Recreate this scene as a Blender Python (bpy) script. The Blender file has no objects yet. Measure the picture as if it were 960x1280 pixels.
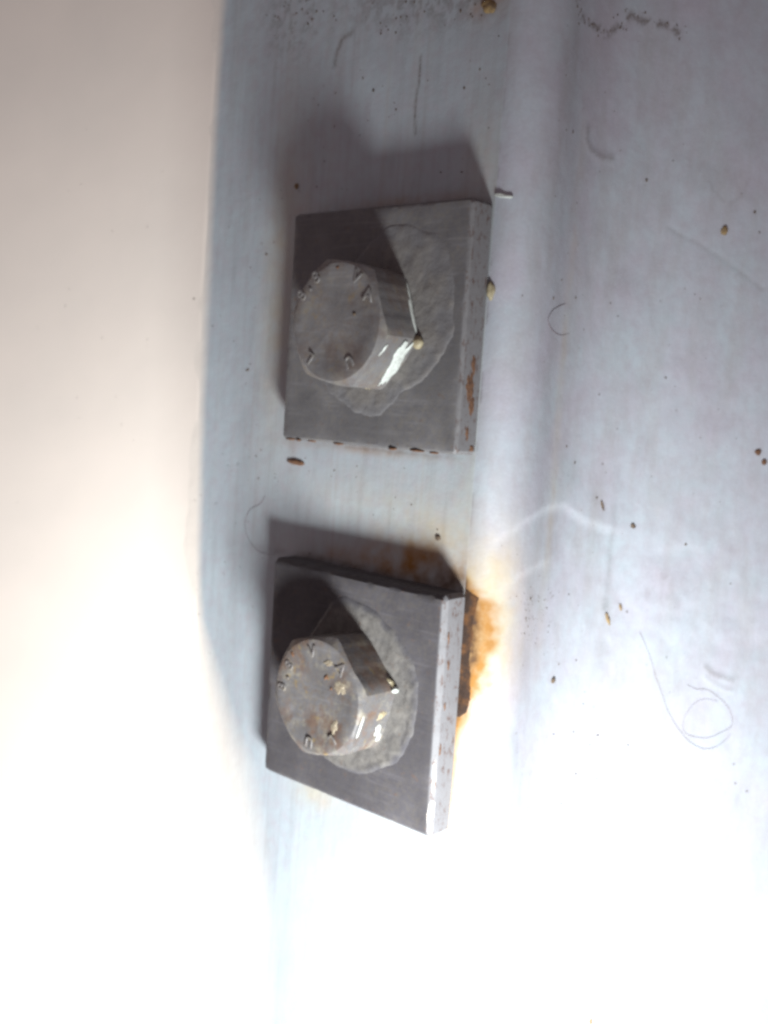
import bpy, bmesh, math, random
import numpy as np
from mathutils import Vector, Matrix

# ------------------------------------------------------------------ frame
# All sizes below are millimetres in the beam's own frame:
#   u = across the bolted face (to the right), v = along the beam (up),
#   w = out of the bolted face.   World: X = u, Y = -w, Z = v, in metres.
MM = 0.001
scene = bpy.context.scene
col = scene.collection
def W(u, v, w):
    return Vector((u * MM, -w * MM, v * MM))

# ------------------------------------------------------------------ camera
cam = bpy.data.cameras.new('camera')
cam_ob = bpy.data.objects.new('camera', cam)
col.objects.link(cam_ob)
right, up, back = (.749413, .069667, -.658427), (-.115994, .992884, -.026967), (.651863, .096583, .752161)
cx, cy, cz = [Vector((a[0], -a[2], a[1])) for a in (right, up, back)]
m = Matrix((cx, cy, cz)).transposed().to_4x4()
m.translation = W(188.184, -19.522, 206.645)
cam_ob.matrix_world = m
cam.sensor_fit = 'VERTICAL'; cam.sensor_height = 36; cam.lens = 38.353
cam.clip_start = 0.005; cam.clip_end = 20
cam.dof.use_dof = True; cam.dof.focus_distance = 0.262; cam.dof.aperture_fstop = 13
scene.camera = cam_ob

# ------------------------------------------------------------------ light
world = bpy.data.worlds.new('World'); scene.world = world
world.use_nodes = True
bg = world.node_tree.nodes['Background']
bg.inputs['Color'].default_value = (1.0, 0.81, 0.86, 1)
bg.inputs['Strength'].default_value = 0.23
torch = bpy.data.lights.new('torch', 'SPOT')           # hand torch held below, to the right
torch.energy = 9.0; torch.shadow_soft_size = 0.027
torch.spot_size = math.radians(155); torch.spot_blend = 1.0
torch.color = (0.945, 1.0, 1.0)
torch_ob = bpy.data.objects.new('torch', torch); col.objects.link(torch_ob)
torch_ob.location = W(140, -202, 92)
torch_ob.rotation_euler = (W(-10, -195, -8) - W(140, -202, 92)).to_track_quat('-Z', 'Y').to_euler()
scene.view_settings.view_transform = 'Standard'
scene.view_settings.look = 'None'
scene.view_settings.exposure = 0.0
scene.view_settings.gamma = 1.0
scene.render.engine = 'CYCLES'
scene.cycles.max_bounces = 6
scene.cycles.pixel_filter_type = 'BLACKMAN_HARRIS'; scene.cycles.filter_width = 2.9

# ------------------------------------------------------------------ places of marks: (s, v) on the side face, (u, v) on the bolted face
SIDE = {
    'hair_main': [(70.0, -77.7), (73.7, -84.5), (76.3, -90.5), (78.9, -95.9), (81.2, -100.6), (84.7, -105.3), (88.7, -109.3), (93.0, -111.5), (96.9, -111.5), (99.8, -109.8), (102.1, -107.4)],
    'hair_loop': [(86.4, -92.8), (89.6, -94.0), (92.9, -94.2), (96.7, -96.3), (100.1, -99.1), (102.0, -102.4), (102.1, -105.0), (99.4, -106.7), (95.0, -108.4), (90.1, -108.1), (86.9, -106.5), (86.3, -103.4), (87.7, -100.1), (90.5, -97.5), (93.7, -97.0), (96.9, -97.7)],
    'smear1': [(91.7, -87.6), (93.9, -89.4), (96.6, -90.4), (100.5, -91.5)],
    'smear2': [(92.3, -90.4), (95.5, -92.5), (98.2, -93.6), (100.9, -94.3)],
    'hair_circ': [(29.1, 9.2), (25.1, 8.1), (21.0, 6.5), (19.0, 4.0), (22.0, 2.1), (28.2, 1.3), (33.4, 2.2)],
    'hook': [(33.5, 53.1), (33.6, 50.6), (36.1, 48.8), (40.9, 48.0), (45.6, 48.3)],
    'arc': [(77.9, 47.7), (79.9, 44.7), (83.1, 42.7), (86.3, 42.8), (89.0, 45.1), (89.6, 48.4)],
    'scratch': [(67.0, 33.7), (75.9, 30.8), (84.9, 26.9), (98.0, 20.1)],
    'topdirt': [(20.8, 79.9), (23.1, 77.7), (28.7, 77.7), (34.8, 78.4), (38.7, 77.6), (42.9, 80.6), (44.7, 82.1), (48.6, 85.5), (51.7, 84.7), (57.5, 85.2), (62.4, 85.7), (64.6, 84.1)],
    'ridge1': [(5.7, -51.1), (8.8, -47.4), (15.1, -44.1), (26.6, -41.5), (38.0, -41.0), (47.2, -45.2), (56.3, -47.4), (64.5, -48.8)],
    'ridge2': [(8.4, -61.8), (13.7, -57.9), (24.5, -56.2), (36.3, -55.2)],
    'ridge3': [(71.3, -53.8), (77.4, -52.4), (82.7, -51.1), (90.1, -54.2)],
    'flecks': [(53.4, -42.4), (64.6, -47.7), (59.2, -73.8), (63.2, -70.7), (40.0, -89.6), (84.0, 34.8), (101.5, -25.1), (103.8, -27.9), (92.9, 40.8), (95.0, 35.5), (65.8, -192.9), (24.9, 50.5), (58.7, 45.2), (20.5, 49.8)],
    'specks': [(31.7, -67.0), (43.8, -66.5), (33.6, -69.3), (41.9, -85.4), (49.0, -85.0), (53.4, -94.3), (53.2, -97.7), (42.5, -105.0), (50.5, -105.4), (56.8, -109.7), (59.3, -107.1), (52.8, -117.6), (60.4, -119.7), (48.3, -125.5), (65.4, -72.0), (97.1, -63.2), (104.1, -116.5), (105.3, -122.3), (109.4, -124.8), (69.6, -110.3), (70.5, -6.4), (48.9, -12.5), (36.9, -26.7), (41.3, -30.9), (52.4, -31.0), (53.1, 8.7), (21.3, 9.7), (25.7, 14.7), (35.2, 11.5), (81.6, -52.3), (51.1, -40.2), (22.7, -65.5), (20.5, -70.3)],
    'rust': [(0.9, -63.9), (4.1, -64.0), (6.7, -66.8), (8.5, -72.7), (7.5, -80.8), (6.5, -86.8), (4.4, -93.1), (13.1, -64.9), (14.7, -53.0), (7.5, -93.9), (9.1, -74.7)],
    'bead': [(0.7, 10.3), (0.1, 31.7), (4.2, 31.6)],
}
FLANGE = {
    'hair_fl': [(-43.8, -47.8), (-45.6, -50.3), (-49.6, -52.4), (-51.4, -55.7), (-51.1, -58.8), (-48.7, -62.0), (-44.4, -64.2), (-39.3, -64.2), (-37.0, -62.7)],
    'topvert': [(3.7, 68.1), (3.8, 62.3), (3.0, 56.5), (3.7, 49.0)],
    'tophook': [(-26.5, 70.2), (-25.9, 73.6), (-24.1, 76.9), (-20.7, 78.0)],
    'flecks': [(-35.3, -37.1), (-28.3, -36.7), (-38.2, 39.4), (-37.0, 39.5), (20.8, -51.4), (20.3, -49.4), (-16.7, -37.9), (-24.1, -61.8), (-69.6, 0.7), (-54.8, -12.0), (-49.1, 21.2)],
    'edge': [(-77.7, 96.5), (-77.7, 61.9), (-78.7, 19.4), (-77.1, -21.7), (-73.8, -70.9), (-68.5, -102.6), (-57.1, -125.0), (-46.7, -139.5), (-36.6, -165.8)],
    'topdirt': [(21.2, 77.9), (24.1, 76.4), (17.7, 76.8), (-1.1, 78.2), (-8.8, 76.8), (-35.5, 82.9), (-46.2, 89.7), (-39.6, 87.0), (-50.6, 84.0)],
    'specks': [(-11.6, 61.8), (-3.3, 55.9), (18.3, 58.4), (-69.6, 0.7), (-77.0, 8.6), (-54.1, -11.8), (-48.5, -36.6), (-46.6, -34.6), (-46.9, -43.0)],
    'brown': [(19.6, -61.3), (0.5, -60.0), (-20.1, -60.8), (-10.0, -39.9), (15.2, -41.5), (-15.7, -128.0), (15.2, -127.5), (-26.6, -59.5)],
    'crease': [(27.8, 77.2), (29.3, 37.5), (29.5, -45.9), (29.6, -133.5)],
}
# ------------------------------------------------------------------ helpers
rng = np.random.default_rng(7)
random.seed(7)
_tab = rng.random((256, 256))
def vnoise(x, y):                                   # smooth value noise, 0..1
    x = np.asarray(x, float); y = np.asarray(y, float)
    xi = np.floor(x).astype(int); yi = np.floor(y).astype(int)
    fx = x - xi; fy = y - yi
    fx = fx * fx * (3 - 2 * fx); fy = fy * fy * (3 - 2 * fy)
    g = lambda a, b: _tab[a % 256, b % 256]
    return (g(xi, yi) * (1 - fx) + g(xi + 1, yi) * fx) * (1 - fy) + (g(xi, yi + 1) * (1 - fx) + g(xi + 1, yi + 1) * fx) * fy
def fnoise(x, y, n=4):
    a, t, k = 1.0, 0.0, 0.0
    for i in range(n):
        t = t + a * vnoise(x * 2 ** i + 17 * i, y * 2 ** i + 31 * i); k += a; a *= .55
    return t / k
def poly_dist(x, y, pts):                           # distance of many points to a polyline
    d = np.full(np.shape(x), 1e9)
    for (ax, ay), (bx, by) in zip(pts[:-1], pts[1:]):
        ex, ey = bx - ax, by - ay
        t = np.clip(((x - ax) * ex + (y - ay) * ey) / (ex * ex + ey * ey + 1e-9), 0, 1)
        d = np.minimum(d, np.hypot(x - ax - t * ex, y - ay - t * ey))
    return d
def smooth(pts, n=8):                               # Catmull-Rom through the points
    p = [Vector(q) for q in pts]; out = []
    for i in range(len(p) - 1):
        a, b, c, d = p[max(i - 1, 0)], p[i], p[i + 1], p[min(i + 2, len(p) - 1)]
        for k in range(n):
            t = k / n
            out.append(.5 * ((2 * b) + (c - a) * t + (2 * a - 5 * b + 4 * c - d) * t * t + (3 * b - a - 3 * c + d) * t ** 3))
    out.append(p[-1]); return out
def link(name, me, mat, parent=None, loc=None):
    o = bpy.data.objects.new(name, me); col.objects.link(o)
    if mat: me.materials.append(mat)
    if parent: o.parent = parent
    if loc is not None: o.location = loc
    return o
def empty(name, loc):
    o = bpy.data.objects.new(name, None); col.objects.link(o); o.location = loc
    o.empty_display_size = .01
    return o
def tag(o, label, cat, group=None):
    o['label'] = label; o['category'] = cat
    if group: o['group'] = group
    return o
def mesh_from(name, verts, faces, smooth_angle=35):
    me = bpy.data.meshes.new(name)
    me.from_pydata([tuple(v) for v in verts], [], faces)
    me.update()
    me.polygons.foreach_set('use_smooth', [True] * len(me.polygons))
    if smooth_angle: me.set_sharp_from_angle(angle=math.radians(smooth_angle))
    return me
def grid_faces(nr, nc, wrap=False):
    f = []
    for i in range(nr - 1):
        for j in range(nc if wrap else nc - 1):
            k = (j + 1) % nc
            f.append((i * nc + j, i * nc + k, (i + 1) * nc + k, (i + 1) * nc + j))
    return f
def grid_mesh(name, P, attrs=None):
    nr, nc = P.shape[:2]
    me = bpy.data.meshes.new(name)
    V = P.reshape(-1, 3).astype(np.float32)
    i, j = np.meshgrid(np.arange(nr - 1), np.arange(nc - 1), indexing='ij')
    a = (i * nc + j).ravel()
    F = np.stack([a, a + 1, a + nc + 1, a + nc], 1).astype(np.int32)
    me.vertices.add(len(V)); me.vertices.foreach_set('co', V.ravel())
    me.loops.add(F.size); me.loops.foreach_set('vertex_index', F.ravel())
    me.polygons.add(len(F)); me.polygons.foreach_set('loop_start', np.arange(0, F.size, 4, dtype=np.int32))
    me.update(calc_edges=True); me.validate()
    me.polygons.foreach_set('use_smooth', np.ones(len(me.polygons), bool))
    for k, arr in (attrs or {}).items():
        at = me.attributes.new(k, 'FLOAT', 'POINT'); at.data.foreach_set('value', np.ascontiguousarray(arr, np.float32).ravel())
    return me
def axis(lo, hi, a, b, fine, coarse):               # fine steps between a and b, coarse outside
    return np.unique(np.concatenate([np.arange(lo, a, coarse), np.arange(a, b, fine), np.arange(b, hi + coarse, coarse)]))

# ------------------------------------------------------------------ materials
class NT:
    def __init__(s, name):
        s.m = bpy.data.materials.new(name); s.m.use_nodes = True
        s.t = s.m.node_tree; s.b = s.t.nodes['Principled BSDF']
        s.co = s.t.nodes.new('ShaderNodeTexCoord').outputs['Object']
    def set(s, node, key, v):
        if hasattr(v, 'is_linked') or isinstance(v, bpy.types.NodeSocket): s.t.links.new(v, node.inputs[key])
        else: node.inputs[key].default_value = v
    def noise(s, scale, detail=4, rough=.55, stretch=(1, 1, 1), off=(0, 0, 0)):   # scale: features per mm
        mp = s.t.nodes.new('ShaderNodeMapping'); s.t.links.new(s.co, mp.inputs[0])
        mp.inputs['Scale'].default_value = [1000 * scale * k for k in stretch]; mp.inputs['Location'].default_value = off
        n = s.t.nodes.new('ShaderNodeTexNoise'); s.t.links.new(mp.outputs[0], n.inputs['Vector'])
        n.inputs['Scale'].default_value = 1; n.inputs['Detail'].default_value = detail; n.inputs['Roughness'].default_value = rough
        return n.outputs['Fac']
    def ramp(s, v, lo, hi, a=0, b=1):
        n = s.t.nodes.new('ShaderNodeMapRange'); n.clamp = True
        s.t.links.new(v, n.inputs['Value'])
        n.inputs['From Min'].default_value = lo; n.inputs['From Max'].default_value = hi
        n.inputs['To Min'].default_value = a; n.inputs['To Max'].default_value = b
        return n.outputs[0]
    def math(s, op, a, b=None, clamp=False):
        n = s.t.nodes.new('ShaderNodeMath'); n.operation = op; n.use_clamp = clamp
        s.set(n, 0, a)
        if b is not None: s.set(n, 1, b)
        return n.outputs[0]
    def mix(s, f, a, b):
        n = s.t.nodes.new('ShaderNodeMix'); n.data_type = 'RGBA'
        ins = [i for i in n.inputs if i.type == 'RGBA']
        if isinstance(f, (int, float)): n.inputs[0].default_value = f
        else: s.t.links.new(f, n.inputs[0])
        for sock, v in zip(ins, (a, b)):
            if isinstance(v, bpy.types.NodeSocket): s.t.links.new(v, sock)
            else: sock.default_value = (*v, 1)
        return [o for o in n.outputs if o.type == 'RGBA'][0]
    def attr(s, name):
        n = s.t.nodes.new('ShaderNodeAttribute'); n.attribute_name = name
        return n.outputs['Fac']
    def xyz(s):
        n = s.t.nodes.new('ShaderNodeSeparateXYZ'); s.t.links.new(s.co, n.inputs[0]); return n.outputs
    def bump(s, h, dist, strength=1.0, normal=None):    # dist in mm
        n = s.t.nodes.new('ShaderNodeBump'); n.inputs['Distance'].default_value = dist * MM; n.inputs['Strength'].default_value = strength
        s.t.links.new(h, n.inputs['Height'])
        if normal is not None: s.t.links.new(normal, n.inputs['Normal'])
        return n.outputs[0]
    def out(s, color=None, rough=None, metal=None, normal=None, spec=None):
        for k, v in (('Base Color', color), ('Roughness', rough), ('Metallic', metal), ('Normal', normal), ('Specular IOR Level', spec)):
            if v is None: continue
            if isinstance(v, bpy.types.NodeSocket): s.t.links.new(v, s.b.inputs[k])
            elif k == 'Base Color': s.b.inputs[k].default_value = (*v, 1)
            else: s.b.inputs[k].default_value = v
        return s.m

def paint_material(name, base, alt, streaks):
    n = NT(name)
    c = n.mix(n.ramp(n.noise(.06, 5), .35, .68), base, alt)
    c = n.mix(n.ramp(n.noise(.35, 4, off=(3, 1, 7)), .42, .75, 0, .5), c, (.31, .285, .32))
    if streaks:                                         # faint drawn lines along the beam
        st = n.noise(.9, 3, stretch=(1, 1, .012))
        c = n.mix(n.ramp(st, .5, .78, 0, .38), c, (.26, .25, .255))
        st2 = n.noise(.25, 3, stretch=(1, 1, .03), off=(5, 0, 2))
        c = n.mix(n.ramp(st2, .52, .75, 0, .2), c, (.33, .30, .255))
    else:
        c = n.mix(n.ramp(n.noise(.12, 6, .7, stretch=(1, 1, .25), off=(8, 3, 3)), .46, .70, 0, .6), c, (.29, .285, .295))
        c = n.mix(n.ramp(n.noise(1.5, 4, .7, off=(2, 7, 3)), .5, .8, 0, .3), c, (.46, .46, .48))
    brk = n.ramp(n.noise(.3, 6, .62, off=(9, 9, 1)), .28, .66)
    brk2 = n.ramp(n.noise(1.6, 5, .6, off=(2, 4, 1)), .3, .6)
    c = n.mix(n.math('MULTIPLY', n.attr('yellow'), n.ramp(brk, 0, 1, .7, 1), True), c, (.42, .29, .085))
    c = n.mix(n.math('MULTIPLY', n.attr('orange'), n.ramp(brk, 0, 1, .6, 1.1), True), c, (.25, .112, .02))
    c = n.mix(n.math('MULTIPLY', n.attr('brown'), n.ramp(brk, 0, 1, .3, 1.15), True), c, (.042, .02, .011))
    c = n.mix(n.math('MULTIPLY', n.attr('dirt'), n.ramp(brk2, 0, 1, .25, 1.1), True), c, (.09, .07, .055))
    c = n.mix(n.attr('cream'), c, (.62, .56, .51))
    fine = n.ramp(n.noise(2.2, 3, off=(1, 8, 3)), .74, .80, 0, .55)   # pin-prick dirt
    c = n.mix(n.math('MULTIPLY', fine, n.ramp(n.noise(.08, 3, off=(6, 2, 3)), .45, .7)), c, (.16, .12, .10))
    nb = n.bump(n.noise(.10, 4, off=(4, 4, 4)), .5, .5)
    nb = n.bump(n.noise(1.2, 4), .05, .6, nb)
    r = n.ramp(n.noise(.3, 4), .3, .7, .34, .5)
    r = n.math('MAXIMUM', r, n.math('MULTIPLY', n.math('MAXIMUM', n.attr('brown'), n.attr('orange')), .85))
    return n.out(c, r, 0.0, nb, .45)
PAINT_FLANGE = paint_material('weathered_paint_flange', (.32, .362, .395), (.295, .322, .355), True)
PAINT_SIDE = paint_material('weathered_paint_side', (.34, .376, .415), (.345, .335, .385), False)

def cream_material():
    n = NT('cream_wall_paint')
    c = n.mix(n.ramp(n.noise(.03, 4), .3, .7), (.66, .585, .53), (.625, .56, .51))
    c = n.mix(n.ramp(n.noise(.5, 5), .55, .8, 0, .25), c, (.68, .58, .555))
    c = n.mix(n.math('MULTIPLY', n.attr('yellow'), n.ramp(n.noise(.6, 5), .3, .7)), c, (.50, .40, .25))
    return n.out(c, .6, 0.0, n.bump(n.noise(.8, 4), .04, .5), .3)
CREAM = cream_material()

def steel_material(name, base, alt, warm, lit_edge_rust=False, rough=(.42, .62), metal=.3, spec=.5, stain=0.0, lit_edge_col=(.15, .145, .15)):
    n = NT(name)
    c = n.mix(n.ramp(n.noise(.16, 5), .35, .66), base, alt)
    c = n.mix(n.ramp(n.noise(.7, 6, .65, off=(3, 7, 1)), .44, .70, 0, .75), c, warm)
    c = n.mix(n.ramp(n.noise(.33, 6, .7, off=(8, 1, 5)), .60, .70, 0, .5), c, (.13, .068, .038))
    scr = n.noise(1.1, 3, .6, stretch=(.07, 1, 1), off=(3, 3, 8))                    # rubbed marks across the steel
    c = n.mix(n.ramp(scr, .54, .70, 0, .5), c, tuple(k * 1.35 for k in base))
    c = n.mix(n.ramp(n.noise(.05, 4, off=(7, 7, 2)), .40, .60, 0, .55), c, tuple(k * .72 for k in alt))
    if stain:
        c = n.mix(n.ramp(n.noise(.13, 6, .68, off=(5, 2, 8)), .47, .62, 0, stain), c, (.12, .072, .05))
        c = n.mix(n.ramp(n.noise(.17, 6, .7, off=(1, 9, 4)), .52, .66, 0, stain), c, (.23, .207, .165))
        c = n.mix(n.ramp(n.noise(.2, 5, .7, off=(7, 5, 2)), .60, .70, 0, stain), c, (.22, .15, .055))
    nb = n.bump(n.noise(.35, 4, off=(2, 2, 5)), .25, .5)
    nb = n.bump(n.noise(2.0, 4), .05, .7, nb)
    if lit_edge_rust:                                       # right-hand edge coloured paler as if catching light, with brown pits
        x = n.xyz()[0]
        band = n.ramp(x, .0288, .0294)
        c = n.mix(band, c, lit_edge_col)
        pit = n.ramp(n.noise(.8, 6, .7, stretch=(1, 1, .5), off=(1, 3, lit_edge_rust)), .53, .68)
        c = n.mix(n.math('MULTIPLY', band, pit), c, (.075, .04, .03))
    return n.out(c, n.ramp(n.noise(.5, 4, off=(1, 1, 1)), .3, .7, *rough), metal, nb, spec)
PLATE = [steel_material('galvanised_plate', (.145, .14, .146), (.115, .11, .116), (.165, .15, .132), 1.0, (.5, .7), .1, .25),
         steel_material('galvanised_plate_worn', (.074, .069, .076), (.06, .055, .061), (.09, .08, .073), 4.0, (.55, .75), .0, .18, lit_edge_col=(.15, .146, .154))]
BOLT = [steel_material('dull_bolt_steel', (.192, .186, .19), (.152, .146, .15), (.20, .172, .145), stain=.4, rough=(.5, .7), metal=.2),
        steel_material('rusty_bolt_steel', (.145, .138, .144), (.112, .106, .11), (.165, .135, .10), stain=.8, rough=(.48, .7), metal=.2)]
def simple(name, a, b, scale=.8, rough=.7, bump=.15, metal=0.0, lo=.35, hi=.65):
    n = NT(name)
    c = n.mix(n.ramp(n.noise(scale, 5, .65), lo, hi), a, b)
    return n.out(c, rough, metal, n.bump(n.noise(scale * 2, 4, off=(3, 3, 3)), bump), .4)
def paste_material(name, under, a, b):
    n = NT(name)
    c = n.mix(n.ramp(n.noise(.3, 6, .65), .35, .65), a, b)
    c = n.mix(n.ramp(n.noise(.5, 6, .7, off=(4, 2, 9)), .60, .70, 0, .6), c, (.10, .055, .032))
    c = n.mix(n.attr('cover'), under, c)
    nb = n.bump(n.noise(.7, 5, off=(3, 3, 3)), .16)
    return n.out(c, .75, 0.0, n.bump(n.noise(.25, 4, off=(1, 6, 3)), .3, .6, nb), .35)
PASTE = [paste_material('dried_grey_paste', (.128, .123, .128), (.122, .113, .111), (.17, .157, .147)),
         paste_material('dried_pale_paste', (.062, .058, .065), (.080, .074, .072), (.135, .124, .115))]
RUST = simple('flaking_rust', (.026, .013, .008), (.13, .052, .013), .2, .95, .3, lo=.46, hi=.72)
RUST_FLAKE = simple('rust_flake', (.07, .034, .021), (.14, .068, .034), 1.2, .85)
HAIR = simple('brown_hair', (.13, .095, .11), (.20, .15, .15), .5, .5, .01)
DIRT = simple('dark_dirt', (.05, .038, .03), (.13, .09, .06), 1.2, .9)
TAN = simple('tan_grit', (.28, .19, .08), (.12, .08, .05), .8, .8)
RESIDUE_GLINT = simple('white_residue_glint', (.52, .55, .52), (.36, .37, .35), 1.0, .35, .05)
CREAM_DAB = simple('cream_paint_dab', (.30, .26, .17), (.20, .16, .10), .9, .5, .08)
CRUMB = simple('dried_crumb', (.24, .21, .16), (.16, .12, .08), .6, .8, .15)
MARK = simple('raised_mark_steel', (.27, .255, .24), (.19, .175, .165), .9, .5, .05, .3)

# ------------------------------------------------------------------ the beam
W0, UC = -8.0, 30.3
_s = np.arange(0, 400.25, .25)
_th = np.radians(np.interp(_s, [0, 1.5, 4, 7, 11, 16, 22, 32, 48, 70, 400], [0, 6, 26, 50, 74, 93, 103, 97, 77, 56, 46]))
_pu = UC + np.concatenate([[0], np.cumsum(np.cos((_th[1:] + _th[:-1]) / 2) * .25)])
_pw = W0 - np.concatenate([[0], np.cumsum(np.sin((_th[1:] + _th[:-1]) / 2) * .25)])
def side_raise(s, v):                               # ripples and runs in the paint of the side face, mm
    h = .5 * (fnoise(s * .05, v * .035) - .5) + .22 * (fnoise(s * .16 + 9, v * .12) - .5) * np.clip((s - 15) / 30, 0, 1)
    h = h + .9 * (fnoise(s * .11 + 4, v * .11 + 2, 3) - .5) * np.clip((s - 45) / 25, 0, 1) * np.clip(1 - np.abs(v + 75) / 45, 0, 1)
    for k, a, g in (('ridge1', .42, 1.7), ('ridge2', .30, 1.6), ('ridge3', .32, 1.9)):
        q = SIDE[k]; d_ = v - np.interp(s, [p_[0] for p_ in q], [p_[1] for p_ in q])
        win = np.clip((s - q[0][0]) / 4, 0, 1) * np.clip((q[-1][0] - s) / 8, 0, 1)
        h = h + a * win * np.where(d_ < 0, np.exp(-(d_ / g) ** 2), np.exp(-(d_ / 11) ** 2))
    for k, a, g in (('smear1', .22, 1.0), ('smear2', .16, .9), ('hook', .14, 1.2)):
        h = h + a * np.exp(-(poly_dist(s, v, SIDE[k]) / g) ** 2)
    h = h - .06 * np.exp(-(poly_dist(s, v, SIDE['scratch']) / .7) ** 2)
    return h * np.clip(s / 4, 0, 1)
def side_point(s, v, lift=0.0):
    s = np.asarray(s, float); v = np.asarray(v, float)
    th = np.interp(s, _s, _th); h = side_raise(s, v) + lift
    return np.stack([(np.interp(s, _s, _pu) + np.sin(th) * h) * MM, -(np.interp(s, _s, _pw) + np.cos(th) * h) * MM, v * MM], -1)
def side_normal(s):
    th = float(np.interp(s, _s, _th)); return Vector((math.sin(th), -math.cos(th), 0))
def fillet(u):                                      # the bolted face sweeps up a little where it meets the wall
    return .0055 * np.clip(-54 - u, 0, None) ** 2
def flange_raise(u, v):
    return .22 * (fnoise(u * .04 + 3, v * .02 + 8) - .5) * np.clip((30 - u) / 6, 0, 1) + fillet(u)
def flange_point(u, v, lift=0.0):
    u = np.asarray(u, float); v = np.asarray(v, float)
    return np.stack([u * MM, -(W0 + flange_raise(u, v) + lift - .6 * np.clip(u - UC, 0, None)) * MM, v * MM], -1)
def blob(x, y, cx, cy, rx, ry, p=2):
    return np.exp(-(np.abs((x - cx) / rx) ** p + np.abs((y - cy) / ry) ** p))

beam = tag(empty('steel_beam', (0, 0, -.26)), 'pale grey painted steel beam carrying the two square plates', 'beam')
def part(name, me, mat, parent):
    o = link(name, me, mat, parent); o.matrix_parent_inverse = parent.matrix_world.inverted(); return o
bpy.context.view_layer.update()

ev = [-260, -200, -166, -145, -125, -103, -71, -22, 19, 62, 96, 210]
eu = [-46, -47, -50, -54.5, -61.5, -69.5, -74.2, -77.1, -78.5, -77.9, -77.7, -77.7]
kern = np.exp(-np.linspace(-2, 2, 21) ** 2); kern /= kern.sum()
evv = np.convolve(np.interp(np.arange(-300, 260, 1.5), ev, eu), kern, 'same')
def wall_edge(v):
    e = np.interp(v, np.arange(-300, 260, 1.5), evv)
    e = np.where(v > 170, -77.7, np.where(v < -240, -46, e))
    return e + 1.25 * fillet(e)
VV = axis(-260, 210, -150, 112, .6, 4.0)
uu = np.unique(np.append(axis(-100, UC - .3, -82, 30, .6, 3.0).clip(max=UC), [UC, UC + 1.2]))
U, V = np.meshgrid(uu, VV)
nz = fnoise(U * .25, V * .25)
nzs = fnoise(U * .5, V * .06)
fa = {}
fa['cream'] = np.clip(1 - (U - wall_edge(V)) / (2.2 + 2.5 * fnoise(U * .1 + 7, V * .05) + 18 * np.clip((-88 - V) / 40, 0, 1)), 0, 1)  # feather widens low down, whitening the face to imitate glare
fa['yellow'] = np.clip(.32 * blob(U, V, 18, -52, 14, 12) + .14 * blob(U, V, -8, -45, 22, 10) + .35 * blob(U, V, -16, -128, 8, 5) + .25 * blob(U, V, 14, -131, 12, 4)
                       + .12 * blob(U, V, 26, 40, 6, 14) + .30 * blob(U, V, -42, 10, 7, 40) + .10 * blob(U, V, 28, -45, 3, 60), 0, 1) * (.4 + nz)
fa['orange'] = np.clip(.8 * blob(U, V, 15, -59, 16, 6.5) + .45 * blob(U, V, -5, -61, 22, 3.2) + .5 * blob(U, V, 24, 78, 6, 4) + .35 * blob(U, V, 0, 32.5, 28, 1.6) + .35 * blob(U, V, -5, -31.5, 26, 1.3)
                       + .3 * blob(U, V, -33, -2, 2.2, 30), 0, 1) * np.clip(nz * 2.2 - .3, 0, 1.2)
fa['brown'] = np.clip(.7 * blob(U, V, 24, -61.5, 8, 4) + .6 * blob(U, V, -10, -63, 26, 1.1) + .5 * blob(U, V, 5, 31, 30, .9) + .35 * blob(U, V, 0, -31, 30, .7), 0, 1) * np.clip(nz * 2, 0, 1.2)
fa['dirt'] = np.clip(.55 * blob(U, V, 15, 84, 35, 9) * (fnoise(U * .6, V * .6) > .52) + .8 * np.exp(-(poly_dist(U, V, FLANGE['topvert']) / .35) ** 2) + .6 * np.exp(-(poly_dist(U, V, FLANGE['tophook']) / .7) ** 2)
                     + .4 * blob(U, V, -44, 85, 12, 10) * (fnoise(U * .7, V * .7) > .55) + .18 * np.clip(nzs * 2.4 - 1.1, 0, 1), 0, 1)
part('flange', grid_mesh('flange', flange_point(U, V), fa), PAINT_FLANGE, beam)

ss = axis(0, 360, 0, 108, .6, 4.0)
S, V = np.meshgrid(ss, VV)
nz = fnoise(S * .25 + 40, V * .25); nf = fnoise(S * .12 + 3, V * .12)
edge_s = np.interp(V, [-100, -94, -87, -81, -73, -66, -63, -60], [0, 2.5, 5, 6.2, 7.5, 6.5, 3.5, 0])     # outline of the rust bleed
wob = (nz - .5) * 5
sa = {'cream': np.zeros_like(S)}
core = np.clip((edge_s * .8 + wob * .5 - S) / 2.6, 0, 1)
sa['brown'] = np.clip(core * (1.3 * fnoise(S * .3, V * .14) + .4) + .2 * blob(S, V, 0, 0, .6, 70) * (nz > .6), 0, 1)
sa['orange'] = np.clip(np.clip((edge_s + 3.2 + wob - S) / 3.5, 0, 1) * np.clip((V + 101) / 8, 0, 1) * np.clip((-59 - V) / 4, 0, 1) + .5 * blob(S, V, 0, -100, 1.6, 32), 0, 1)
sa['yellow'] = np.clip(1.0 * blob(S, V, 1, -74, 14, 18, 1.6) + .25 * blob(S, V, 8, -57, 6, 7) + .55 * blob(S, V, 0, -105, 3, 28)  + .25 * blob(S, V, 31, -20, 2.5, 60) * nf * 1.6, 0, 1) * (.55 + .7 * nz)
d = .75 * np.exp(-(poly_dist(S, V, SIDE['topdirt']) / 1.0) ** 2) * (fnoise(S * .5, V * .5) > .45)
d += .4 * np.exp(-(poly_dist(S, V, SIDE['hook']) / .9) ** 2) + .16 * np.exp(-(poly_dist(S, V, SIDE['arc']) / .5) ** 2) + .22 * np.exp(-(poly_dist(S, V, SIDE['scratch']) / .5) ** 2)
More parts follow.
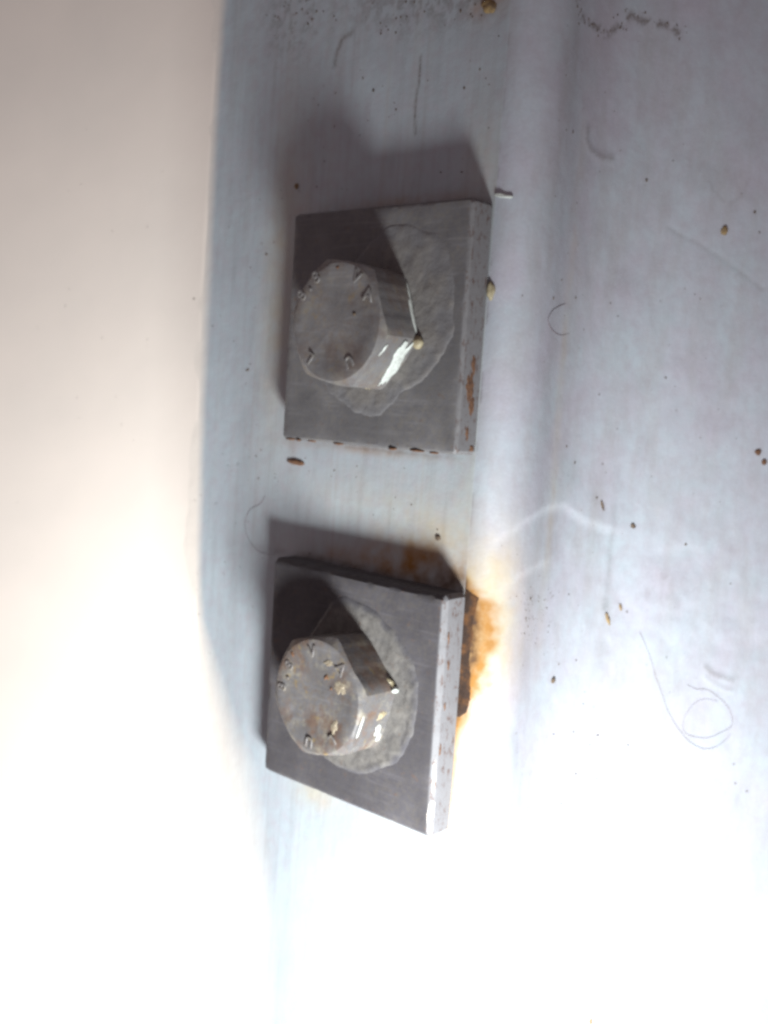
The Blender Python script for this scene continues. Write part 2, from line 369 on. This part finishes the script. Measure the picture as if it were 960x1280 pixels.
d += .4 * np.exp(-(poly_dist(S, V, SIDE['smear1']) / .8) ** 2) + .25 * np.exp(-(poly_dist(S, V, SIDE['smear2']) / .6) ** 2)
d += .25 * blob(S, V, 58, -58, 1.0, 22) * (.4 + nz) + .3 * blob(S, V, 58, -70, 2, 2) + .16 * blob(S, V, 52, 18, 5, 4) + .14 * blob(S, V, 78, -66, 8, 8) * (nz > .5) + .22 * blob(S, V, 22, 62, 5, 14) * nf * 1.5
d += .10 * np.clip(nf * 3 - 1.5, 0, 1)
sa['dirt'] = np.clip(d, 0, 1)
part('side_face', grid_mesh('side_face', side_point(S, V), sa), PAINT_SIDE, beam)
for o in beam.children:
    sm = o.modifiers.new('thickness', 'SOLIDIFY'); sm.thickness = .006; sm.offset = -1; sm.use_rim = False

# ------------------------------------------------------------------ the cream wall that meets the bolted face
vv = axis(-260, 210, -150, 112, 1.5, 5.0)
cc = np.concatenate([np.arange(-6, 60, 1.0), np.arange(60, 400, 6.0)])
Cc, V = np.meshgrid(cc, vv)
UE = wall_edge(V)
SL = math.tan(math.radians(26))
s0 = .011 * np.clip(-54 - UE, 0, None)
Pw = W0 + fillet(UE) + s0 * Cc + (SL - s0) * np.where(Cc > 0, np.where(Cc < 16, Cc ** 2 / 32, Cc - 8), 0) + .3 * (fnoise(Cc * .03, V * .03) - .5) - .25 * np.clip(-Cc / 1.5, 0, 4)
P = np.stack([(UE - Cc) * MM, -Pw * MM, V * MM], -1)
ca = {'yellow': np.clip(.6 * blob(Cc, V, 2.5, -78, 2.5, 9) + .3 * blob(Cc, V, 32, -50, 1.2, 14) + .3 * blob(Cc, V, 24, -38, 5, 1.2), 0, 1)}
wall = link('wall', grid_mesh('wall', P[:, ::-1], ca), CREAM)
wall['kind'] = 'structure'
sm = wall.modifiers.new('thickness', 'SOLIDIFY'); sm.thickness = .008; sm.offset = -1

# ------------------------------------------------------------------ square plates
def rounded_plate(name, half, thick, ch, cv, seed):     # ch, cv: width and drop of the chamfer round the top face
    r = random.Random(seed); ox, oy = r.random() * 50, r.random() * 50
    n = 64; inner = half - ch; verts = []; faces = []
    lin = np.linspace(-inner, inner, n + 1)
    def wear(x, z): return max(0, float(fnoise(x * .35 + oy, z * .35 + ox, 4)) - .5)
    for z in lin:
        for x in lin:
            edge = inner - max(abs(x), abs(z))
            k = .22 * (float(fnoise(x * .10 + ox, z * .10 + oy, 3)) - .5) + .05 * (float(fnoise(x * .9 + ox, z * .9, 2)) - .5)
            if edge < 1.2: k -= (1.2 - edge) * (.10 + .55 * wear(x, z))
            verts.append((x * MM, -(thick / 2 + k) * MM, z * MM))
    faces += [(j * (n + 1) + i, j * (n + 1) + i + 1, (j + 1) * (n + 1) + i + 1, (j + 1) * (n + 1) + i) for j in range(n) for i in range(n)]
    per = [(i, 0) for i in range(n)] + [(n, j) for j in range(n)] + [(n - i, n) for i in range(n)] + [(0, n - j) for j in range(n)]
    prev = [j * (n + 1) + i for i, j in per]; N = len(per)
    rings = [(ch * .5, thick - cv * .42), (ch * .08, thick - cv * .9), (0, thick - cv - .4), (.0, thick * .4), (0, .5), (.45, 0)]
    for q, (inset, y) in enumerate(rings):
        base = len(verts)
        for i, j in per:
            x, z = lin[i] / inner, lin[j] / inner; h = half - inset
            m = max(abs(x), abs(z)); c = min(abs(x), abs(z))
            cut = .5 * max(0, (c - .965) / .035)                       # slightly blunted corners
            e = .5 * wear(x * 40 + 9, z * 40) * (q < 3) + .10 * (float(fnoise(x * 20 + ox, z * 20 + y, 3)) - .5)
            verts.append(((x * h - math.copysign(e + cut, x) * (abs(x) == m or c > .96)) * MM, -(y - thick / 2) * MM, (z * h - math.copysign(e + cut, z) * (abs(z) == m or c > .96)) * MM))
        cur = [base + k for k in range(N)]
        faces += [(prev[k], cur[k], cur[(k + 1) % N], prev[(k + 1) % N]) for k in range(N)]
        prev = cur
    faces.append(tuple(prev[::-1]))
    me = mesh_from(name, verts, faces, 24)
    bm = bmesh.new(); bm.from_mesh(me); bmesh.ops.recalc_face_normals(bm, faces=bm.faces[:]); bm.to_mesh(me); bm.free()
    return me
def paste_mesh(name, outline, seed, h0):
    a = sorted(outline); ang = [q[0] for q in a]; rad = [q[1] for q in a]
    ang = [ang[-1] - 360] + ang + [ang[0] + 360]; rad = [rad[-1]] + rad + [rad[0]]
    N, M = 220, 26
    verts = []; cov = []
    for i in range(M + 1):
        for j in range(N):
            ph = -180 + 360 * j / N; t = i / M
            R = np.interp(ph, ang, rad) - .6 + (5 if seed < 9 else 2.5) * (float(fnoise(seed + 3 * math.cos(math.radians(ph)), 3 * math.sin(math.radians(ph)) + 40, 6)) - .5)
            r = 11 + (R - 11) * t
            x, z = r * math.cos(math.radians(ph)), r * math.sin(math.radians(ph))
            n = float(fnoise(x * .35 + seed, z * .35 + 60, 4)) - .5
            lip = math.exp(-((t - .9) / .07) ** 2) * (.02 if seed < 9 else .12)
            h = (h0 + .9 * n * h0 / .3 + lip) * min(1, (1 - t) / .12) - (.25 if i == M else 0)
            if i < M: h = max(h, .03)
            cov.append(min(1, max(0, (1.02 - t) / (.5 if seed < 9 else .22) + (n * 2.4))))
            verts.append((x * MM, -h * MM, z * MM))
    me = mesh_from(name, verts, grid_faces(M + 1, N, True), None)
    me.attributes.new('cover', 'FLOAT', 'POINT').data.foreach_set('value', np.array(cov, np.float32))
    return me
# ------------------------------------------------------------------ hex bolts
def hex_head(name, rot, h, seed):
    N = 144; verts = []; af, rc = 15.0, 14.5
    rings = ['foot', 'b0', 'b1', 'b2', 'top', 'cap', 'rim', 'dish', 'mid', 'in']
    for ring in rings:
        for j in range(N):
            ph = 2 * math.pi * j / N
            a = (math.degrees(ph) - rot) % 60 - 30
            rh = af / math.cos(math.radians(a)); rh = 1 / ((1 / rh) ** 14 + (1 / 17.15) ** 14) ** (1 / 14)
            rh += .42 * (float(fnoise(5 * math.cos(ph) + seed, 5 * math.sin(ph) + 9, 3)) - .5)
            hs = h - max(rh - rc, 0) * .577 - .15
            r, y = {'foot': (rh, -.9), 'b0': (rh, hs * .3), 'b1': (rh, hs * .6), 'b2': (rh, hs * .85), 'top': (rh, hs), 'cap': (rc - .1, h - .02), 'rim': (rc - .7, h + .06),
                    'dish': (11.6, h + .02), 'mid': (10.6, h - .22), 'in': (4, h - .28)}[ring]
            x, z = r * math.cos(ph), r * math.sin(ph)
            y += .36 * (float(fnoise(x * .3 + seed, z * .3 + 3, 3)) - .5) if ring not in ('foot',) else 0
            verts.append((x * MM, -y * MM, z * MM))
    f = grid_faces(len(rings), N, True)
    verts.append((0, -(h - .3) * MM, 0)); c = len(verts) - 1; b = (len(rings) - 1) * N
    f += [(b + j, b + (j + 1) % N, c) for j in range(N)]
    return mesh_from(name, verts, f, 22)
def glyph(ch, size, depth):
    cu = bpy.data.curves.new('glyph', 'FONT'); cu.body = ch; cu.size = size * MM; cu.extrude = depth * MM; cu.bevel_depth = .16 * MM; cu.bevel_resolution = 2; cu.offset = .0
    cu.align_x = 'CENTER'; cu.align_y = 'CENTER'; cu.resolution_u = 3
    t = bpy.data.objects.new('glyph', cu); col.objects.link(t)
    me = bpy.data.meshes.new_from_object(t.evaluated_get(bpy.context.evaluated_depsgraph_get()))
    bpy.data.objects.remove(t); bpy.data.curves.remove(cu)
    me.transform(Matrix.Rotation(math.radians(90), 4, 'X'))          # lies in the head's face, reads from the front
    return me
def lump(name, rx, ry, rz, seed, sub=2, rough=.35):
    bm = bmesh.new(); bmesh.ops.create_icosphere(bm, subdivisions=sub, radius=1)
    for v in bm.verts:
        k = 1 + rough * 2 * (float(fnoise(v.co.x * 1.3 + seed * 3.1, v.co.y * 1.3 + v.co.z * 1.7 + seed, 3)) - .5)
        v.co = Vector((v.co.x * rx * k, v.co.y * ry * k, v.co.z * rz * k)) * MM
    me = bpy.data.meshes.new(name); bm.to_mesh(me); bm.free()
    me.polygons.foreach_set('use_smooth', [True] * len(me.polygons))
    return me

def ragged(name, a, b, th, seed, perm='xyz', rag=1.0):    # thin ragged patch: a along, b across, th proud of the surface
    N, M = 48, 7; verts = []
    for i in range(M + 1):
        t = i / M
        for j in range(N):
            ph = 2 * math.pi * j / N; cx_, sx_ = math.cos(ph), math.sin(ph)
            r = 1 + rag * (1.5 * (float(fnoise(1.6 * cx_ + seed * 1.7, 1.6 * sx_ + seed, 5)) - .5) + .5 * (float(vnoise(6 * cx_ + seed, 6 * sx_)) - .5))
            x, y = a * r * t * cx_, b * r * t * sx_ + .25 * b * math.sin(2.2 * cx_ * t + seed)
            h = th * (1 - t ** 2) * (.5 + float(fnoise(x * .9 + seed, y * .9, 3))) - (.12 if i == M else 0)
            verts.append({'xyz': (x, y, h), 'hyx': (h, y, x), 'xhy': (x, -h, y)}[perm])
    me = mesh_from(name, [Vector(v) * MM for v in verts], grid_faces(M + 1, N, True), None)
    bm = bmesh.new(); bm.from_mesh(me); bmesh.ops.remove_doubles(bm, verts=bm.verts[:], dist=1e-7); bmesh.ops.recalc_face_normals(bm, faces=bm.faces[:]); bm.to_mesh(me); bm.free()
    return me
CHIP = simple('chipped_pale_paint', (.50, .46, .43), (.10, .055, .04), .8, .5, .1, lo=.50, hi=.58)
TILT2 = 1.6
plates = [dict(c=(0, 0), size=(30.2, 8, .8, .9), rot=.0068, tilt=0.0, paste=[(81, 25.0), (64, 28.4), (49, 30.4), (37, 30.4), (21, 28.7), (9, 27.0), (-5, 28.2), (-11, 27.1), (-29, 24.5), (-50, 21.3), (-68, 21.8), (-85, 24.2), (-100, 23.4), (-119, 21.6), (-140, 20.6), (-160, 18), (180, 17), (120, 18)],
               label='square steel plate with rust streaks along its right edge, above the other plate', ph=.16),
          dict(c=(.5, -93.8), size=(30.6, 8, 1.2, 1.4), rot=-.0117, tilt=math.radians(TILT2), paste=[(98, 25.7), (81, 24.9), (60, 23.8), (37, 24.9), (18, 25.5), (0, 24.4), (-21, 23.7), (-39, 23.8), (-56, 22.4), (-75, 22.6), (-97, 22.3), (-121, 22.8), (-143, 23.5), (-158, 22.5), (180, 20), (130, 20.5)],
               label='square steel plate with a bright chipped edge beside the rust run', ph=.24)]
bolts = [dict(c=(0, 0), rot=-10.3, h=12.5, label='dull grey hex bolt head with raised marks in the upper plate',
              marks=[('8', -12.2, 6.6, 62, 3.9), ('.', -10.3, 8.9, 50, 4.5), ('8', -7.6, 10.9, 35, 3.9), ('V', 6.0, 10.6, -30, 3.9), ('A', 10.2, 6.4, -12, 4.0), ('L', -8.0, -8.8, 140, 3.6), ('U', 5.2, -9.4, -150, 3.6)]),
         dict(c=(1.2, -93.6), rot=13, h=12, label='hex bolt head with orange rust spots and pale paste ring in the lower plate',
              marks=[('8', -12.4, -.2, 90, 3.6), ('.', -11.7, 2.9, 76, 4.5), ('8', -10.2, 5.9, 60, 3.6), ('V', -2.4, 11.0, 15, 3.7), ('A', 7.8, 8.8, -40, 3.9), ('U', -1.5, -12.0, 175, 3.4), ('L', 6.5, -9.5, -140, 3.4)])]
for i, (p, b) in enumerate(zip(plates, bolts)):
    o = tag(empty('square_plate_washer', W(p['c'][0], p['c'][1], W0)), p['label'], 'plate washer', 'square plates under the bolts')
    o.rotation_euler = (p['tilt'], -p['rot'], 0)
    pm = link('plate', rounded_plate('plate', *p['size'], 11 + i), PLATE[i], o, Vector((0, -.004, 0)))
    bc = Vector((b['c'][0] - p['c'][0], 0, b['c'][1] - p['c'][1])) * MM
    ps = link('paste_ring', paste_mesh('paste_ring', p['paste'], 5 + 9 * i, p['ph']), PASTE[i], o, bc + Vector((0, -.008, 0)))
    ps['label'] = 'dried greyish paste smeared around the bolt'
    t = tag(empty('hex_bolt', W(b['c'][0], b['c'][1], 0)), b['label'], 'bolt', 'hex bolts')
    hd = link('bolt_head', hex_head('bolt_head', b['rot'], b['h'], 3 + 5 * i), BOLT[i], t)
    for ch, x, z, a, size in b['marks']:
        r = math.hypot(x, z); g = link('raised_mark', glyph(ch, size * 1.1, .05), BOLT[i], hd, Vector((x * MM, -(b['h'] + .10 - (.18 if r < 11 else 0)) * MM, z * MM)))
        g.rotation_euler = (0, -math.radians(a), 0)
    # paint and rust left on the head, plus a painted-in glint strip on the first bolt: (part, material, angle deg, along-face mm, height mm, size along/out/up, tilt)
    if i == 0:
        dabs = [('residue_glint', RESIDUE_GLINT, -40.3, 1.0, 2.7, (6.8, .3, 2.0)), ('paint_dab', CREAM_DAB, -12, 0, .7, (1.5, 1.5, 1.0)), ('paint_dab', CREAM_DAB, -80, -1.2, .5, (1.4, 1.0, .7)),
                ('residue_glint', RESIDUE_GLINT, 19.7, 0.5, .9, (5.5, .25, .5)), ('residue_glint', RESIDUE_GLINT, -40.3, 4.5, 10.2, (1.8, .2, .3))]
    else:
        dabs = [('residue_glint', RESIDUE_GLINT, -17, -3.0, 2.6, (1.6, .25, .9)), ('residue_glint', RESIDUE_GLINT, -17, -5.2, 1.5, (1.0, .25, .7)), ('residue_glint', RESIDUE_GLINT, -17, -.6, 10.4, (3.2, .2, .25)),
                ('paint_dab', CREAM_DAB, -17, 1.5, 3.4, (1.0, .25, 1.3)), ('paint_dab', CREAM_DAB, 43, -6.5, 1.2, (1.1, .5, .9)), ('residue_glint', RESIDUE_GLINT, 13, 0, 1.0, (.8, .8, 1.2))]
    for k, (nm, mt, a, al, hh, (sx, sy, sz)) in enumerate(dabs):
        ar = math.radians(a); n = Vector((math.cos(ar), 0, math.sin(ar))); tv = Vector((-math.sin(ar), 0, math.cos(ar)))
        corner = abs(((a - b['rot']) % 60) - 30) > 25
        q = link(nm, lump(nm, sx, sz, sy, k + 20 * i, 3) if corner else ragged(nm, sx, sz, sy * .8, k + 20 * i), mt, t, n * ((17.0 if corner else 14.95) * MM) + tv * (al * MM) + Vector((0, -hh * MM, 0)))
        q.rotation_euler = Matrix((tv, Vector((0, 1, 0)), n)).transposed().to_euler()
    if i == 1:
        for k, (x, z, r) in enumerate([(2.8, 5.5, .75), (4.8, 3.0, .5), (-9.5, 9.0, .8)]):
            link('rust_spot', ragged('rust_spot', r, r * .9, .2, 70 + k, 'xhy'), RUST_FLAKE, t, Vector((x * MM, -(b['h'] - (.25 if math.hypot(x, z) < 11 else 0)) * MM, z * MM)))
        for k, (x, z, rx, rz) in enumerate([(8.0, 4.4, 2.2, 1.7), (6.6, -6.4, 1.3, 2.2), (3.6, 9.3, 1.9, .9)]):
            link('paste_fleck', ragged('paste_fleck', rx, rz, .16, 80 + k, 'xhy'), CRUMB, t, Vector((x * MM, -(b['h'] - .24) * MM, z * MM)))
    else:
        link('pit', lump('pit', .55, .2, .45, 91), DIRT, t, Vector((5.8 * MM, -(b['h'] - .22) * MM, 2.0 * MM)))
        link('rust_spot', lump('rust_spot', .6, .2, .4, 93), RUST_FLAKE, t, Vector((-.5 * MM, -(b['h'] - .02) * MM, 13.2 * MM)))
    # rust flakes caught along the lower and right edges of the plate
    r = random.Random(40 + i)
    if i == 0:
        fl = [(-27, -30.0, 2.2), (-23.5, -30.1, 1.0), (-19, -30.0, 1.8), (-9, -30.1, 2.0), (10, -30.1, 1.4), (18, -30.0, 2.4), (23, -30.1, 1.6)]
        for x, z, l in fl: link('rust_flake', lump('rust_flake', l, .5, .35, int(x) + 60), RUST_FLAKE, o, Vector((x * MM, -r.uniform(.0072, .0078), z * MM)))
        for z, y, l, wd in [(-8.5, 3.6, 3.2, .8), (-14, 4.4, 4.0, 1.3), (-18, 3.0, 2.2, 1.0), (-25, 4.0, 2.2, .5), (-28.5, 2.0, .8, .9)]:
            link('rust_streak', ragged('rust_streak', l, wd, .12, int(z) + 130, 'hyx'), RUST_FLAKE, o, Vector(((p['size'][0] + .02) * MM, -y * MM, z * MM)))
    else:
        for z, y, l, wd in [(20, 6.0, 1.6, .3), (13, 5.4, 1.2, .35), (3, 5.6, 1.0, .3), (-8, 6.2, 1.6, .3)]:
            link('rust_streak', ragged('rust_streak', l, wd, .12, int(z) + 190, 'hyx'), RUST_FLAKE, o, Vector(((p['size'][0] + .02) * MM, -y * MM, z * MM)))
        for z, l, wd in ((-25.0, 4.6, .75), (-15.5, 4.2, .4)):      # pale chipped paint left on the chamfer
            q = link('paint_chip', ragged('paint_chip', l, wd, .10, 300 + int(z), 'hyx', .8), CHIP, o, Vector((.03005, -.00735, z * MM))); q.rotation_euler = (0, 0, math.radians(-40))
        for x, z in ((-29.5, -20.6), (-29.8, 9)):
            link('rust_flake', lump('rust_flake', .6, .4, .5, 210 + int(z)), RUST_FLAKE, o, Vector((x * MM, -.004, z * MM)))

# ------------------------------------------------------------------ rust run beside the lower plate
def crust():
    vs = np.arange(-95, -62.5, .5); ts = np.linspace(0, 1, 22); verts = []
    for v in vs:
        R = float(np.interp(v, [-95, -93.5, -90, -86, -80, -74, -68, -64.5, -63], [.9, 2.9, 3.6, 3.6, 3.2, 3.0, 3.8, 4.0, .9])) + 1.6 * (float(fnoise(v * .35, 5)) - .5)
        for t in ts:
            s = .05 + max(R, .3) * t
            h = (-.05 + .75 * float(fnoise(s * .45, v * .16 + 20, 4)) ** 1.3) * (1 - t ** 2) * min(1, (v + 95.3) / 1.2) * min(1, (-62.4 - v) / 2) - (.25 if t == 1 else 0)
            verts.append(side_point(s, v, max(h, -.25) if t < 1 else -.3))
    return mesh_from('rust_crust', verts, grid_faces(len(vs), len(ts)), None)
rc = link('rust_crust', crust(), RUST)
sm = rc.modifiers.new('thickness', 'SOLIDIFY'); sm.thickness = .0004; sm.offset = -1
tag(rc, 'dark brown crust of rust running down beside the lower plate', 'rust')

# ------------------------------------------------------------------ hairs
def hair(pts, surf, rad, label, lift=.03):
    p2 = smooth(pts, 8)
    pos = [Vector(surf(q[0], q[1], rad + lift * float(vnoise(k * .13, 3)))) for k, q in enumerate(p2)]
    verts = []; n = len(pos)
    for k, q in enumerate(pos):
        d = (pos[min(k + 1, n - 1)] - pos[max(k - 1, 0)]).normalized()
        a = d.cross(Vector((.3, -1, .2))).normalized(); b = d.cross(a)
        r = rad * MM * (1 - .6 * max(0, k / (n - 1) - .6) / .4)
        for c in range(6): verts.append(q + a * r * math.cos(c * math.pi / 3) + b * r * math.sin(c * math.pi / 3))
    me = mesh_from('hair_strand', verts, grid_faces(n, 6, True) + [tuple(range(6))[::-1], tuple(range(6 * (n - 1), 6 * n))], None)
    return tag(link('hair_strand', me, HAIR), label, 'hair')
P2 = lambda l: [(a, b, 0) for a, b in l]
hair(P2(SIDE['hair_main']), side_point, .07, 'long hair sweeping into a hook round the looped hair')
hair(P2(SIDE['hair_loop']), side_point, .06, 'hair coiled into a closed loop on the side face')
hair(P2(SIDE['hair_circ']), side_point, .055, 'small C-shaped hair beside the upper plate')
hair(P2(FLANGE['hair_fl']), flange_point, .055, 'thin curved hair on the bolted face above the lower plate')

# ------------------------------------------------------------------ grit and flecks
def fleck(name, surf, q, size, mat, label, cat, ang=0, seed=0, lift=.1, group=None):
    me = lump(name, size[0], size[2], size[1], seed, 3, .4)
    pos = Vector(surf(q[0], q[1], lift))
    n = side_normal(q[0]) if surf is side_point else Vector((0, -1, 0))
    z = Vector((0, 0, 1)); x = z.cross(-n).normalized(); x = -x if x.x < 0 and surf is flange_point else x
    o = link(name, me, mat)
    o.matrix_world = Matrix.Translation(pos) @ Matrix((x, -n, x.cross(-n))).transposed().to_4x4() @ Matrix.Rotation(math.radians(ang), 4, 'Y')
    return tag(o, label, cat, group)
sf = SIDE['flecks']
fleck('grit_fleck', side_point, sf[2], (1.9, .55, .35), TAN, 'longer of two slanted tan flecks on the side face', 'fleck', 62, 1)
fleck('grit_fleck', side_point, sf[3], (1.1, .45, .3), TAN, 'shorter of two slanted tan flecks on the side face', 'fleck', 72, 2)
fleck('grit_fleck', side_point, sf[0], (1.5, .4, .3), DIRT, 'thin dark sliver stuck at the paint ripple', 'fleck', 65, 3)
fleck('grit_fleck', side_point, sf[1], (.9, .6, .3), DIRT, 'dark squarish fleck at the end of the paint ripple', 'fleck', 40, 4)
fleck('dirt_dot', side_point, sf[4], (.85, .85, .5), DIRT, 'round dark brown dot below the speckled patch', 'dirt', 0, 5)
fleck('grit_fleck', side_point, sf[5], (1.1, 1.2, .5), TAN, 'ochre blob on the side face near the faint arc', 'fleck', 0, 6)
fleck('rust_dot', side_point, sf[6], (1.1, .9, .35), RUST_FLAKE, 'larger orange rust dot of a pair on the side face', 'rust', 0, 7)
fleck('rust_dot', side_point, sf[7], (.8, .9, .25), RUST_FLAKE, 'smaller brownish rust dot of a pair on the side face', 'rust', 0, 8)
fleck('grit_fleck', side_point, sf[10], (.6, 1.0, .4), TAN, 'tan fleck alone on the brightly lit side face', 'fleck', 0, 9)
ff = FLANGE['flecks']
fleck('rust_flake', flange_point, ((ff[0][0] + ff[1][0]) / 2, (ff[0][1] + ff[1][1]) / 2), (3.4, .8, .4), RUST_FLAKE, 'brown bar-shaped rust flake just under the upper plate', 'rust', 3, 10)
fleck('dirt_dot', flange_point, ff[4], (.8, .7, .4), DIRT, 'dark brown dot between the plates near the beam corner', 'dirt', 0, 11)
fleck('grit_fleck', flange_point, ff[2], (.8, .8, .5), TAN, 'ochre grain on the shaded face above the upper plate', 'fleck', 0, 12)
fleck('grit_clump', flange_point, FLANGE['topdirt'][1], (2.2, 1.5, .8), TAN, 'ochre clump of grit on the beam corner high above the plates', 'grit', 20, 13)
fleck('paint_bead', side_point, (.9, 9.6), (1.1, 2.2, .9), CREAM_DAB, 'cream paint bead on the beam corner touching the upper plate', 'paint', 0, 14)
fleck('paint_ridge', side_point, (2.2, 31.8), (2.4, .5, .6), RESIDUE_GLINT, 'white raised paint ridge at the top corner of the upper plate', 'paint', 8, 15)
# countless specks: one object for each face
def specks(pts, surf, label):
    bm = bmesh.new()
    for k, (a, b, r) in enumerate(pts):
        p = Vector(surf(a, b, .02)); n = side_normal(a) if surf is side_point else Vector((0, -1, 0))
        q = bmesh.ops.create_icosphere(bm, subdivisions=1, radius=1)['verts']
        kx, kz = r * random.uniform(.7, 1.3), r * random.uniform(.7, 1.4); x = n.cross(Vector((0, 0, 1)))
        for v in q: v.co = p + (x * v.co.x * kx + n * v.co.y * r * .4 + Vector((0, 0, 1)) * v.co.z * kz) * MM
    me = bpy.data.meshes.new('dirt_specks'); bm.to_mesh(me); bm.free()
    o = link('dirt_specks', me, DIRT); o['kind'] = 'stuff'; o['label'] = label; o['category'] = 'dirt'; return o
R = random.Random(3)
l = [(a, b, R.uniform(.22, .42)) for a, b in SIDE['specks'] + sf[8:10] + sf[11:]]
l += [(R.gauss(26, 5), R.gauss(-70, 6), R.uniform(.1, .22)) for _ in range(60)]
l += [(R.uniform(8, 95), R.uniform(-120, 85), R.uniform(.08, .2)) for _ in range(90)]
l += [(a + R.gauss(0, 1.6), b + R.gauss(0, 1.2), R.uniform(.1, .36)) for a, b in SIDE['topdirt'] for _ in range(4)]
specks([q for q in l if q[0] > .5], side_point, 'fine dark dirt specks scattered over the side face')
l = [(a, b, R.uniform(.25, .45)) for a, b in FLANGE['specks'] + ff[5:]]
l += [(R.uniform(-74, 28), R.uniform(-58, -33), R.uniform(.08, .22)) for _ in range(40)]
l += [(R.uniform(-72, -32), R.uniform(-110, 40), R.uniform(.08, .22)) for _ in range(60)]
l += [(R.uniform(-40, 28), R.uniform(36, 85), R.uniform(.1, .28)) for _ in range(45)]
l += [(a + R.gauss(0, 2.2), b + R.gauss(0, 1.5), R.uniform(.12, .4)) for a, b in FLANGE['topdirt'] for _ in range(5)]
specks([q for q in l if q[0] < 29], flange_point, 'fine dark dirt specks scattered over the bolted face')
l = [(-105.5, -4.6), (-91.5, -4.2), (-100.2, -22.5), (-118.0, 40.0), (-98.0, -31.0)]
bm = bmesh.new()
for a, b in l + [(R.uniform(-150, -82), R.uniform(-60, 60)) for _ in range(14)]:
    cc_ = float(wall_edge(np.array(b)) - a); e_ = float(wall_edge(np.array(b)))
    s_ = .011 * max(-54 - e_, 0); h_ = W0 + float(fillet(np.array(e_))) + s_ * cc_ + (SL - s_) * (cc_ ** 2 / 32 if cc_ < 16 else cc_ - 8)
    h_ += .3 * (float(fnoise(cc_ * .03, b * .03)) - .5)
    for v in bmesh.ops.create_icosphere(bm, subdivisions=1, radius=R.uniform(.12, .3))['verts']:
        v.co = Vector((a * MM, -h_ * MM, b * MM)) + Vector((v.co.x, v.co.y * .4, v.co.z)) * MM
me = bpy.data.meshes.new('dirt_specks'); bm.to_mesh(me); bm.free()
o = link('dirt_specks', me, DIRT); o['kind'] = 'stuff'; o['label'] = 'a few fine specks on the cream wall'; o['category'] = 'dirt'
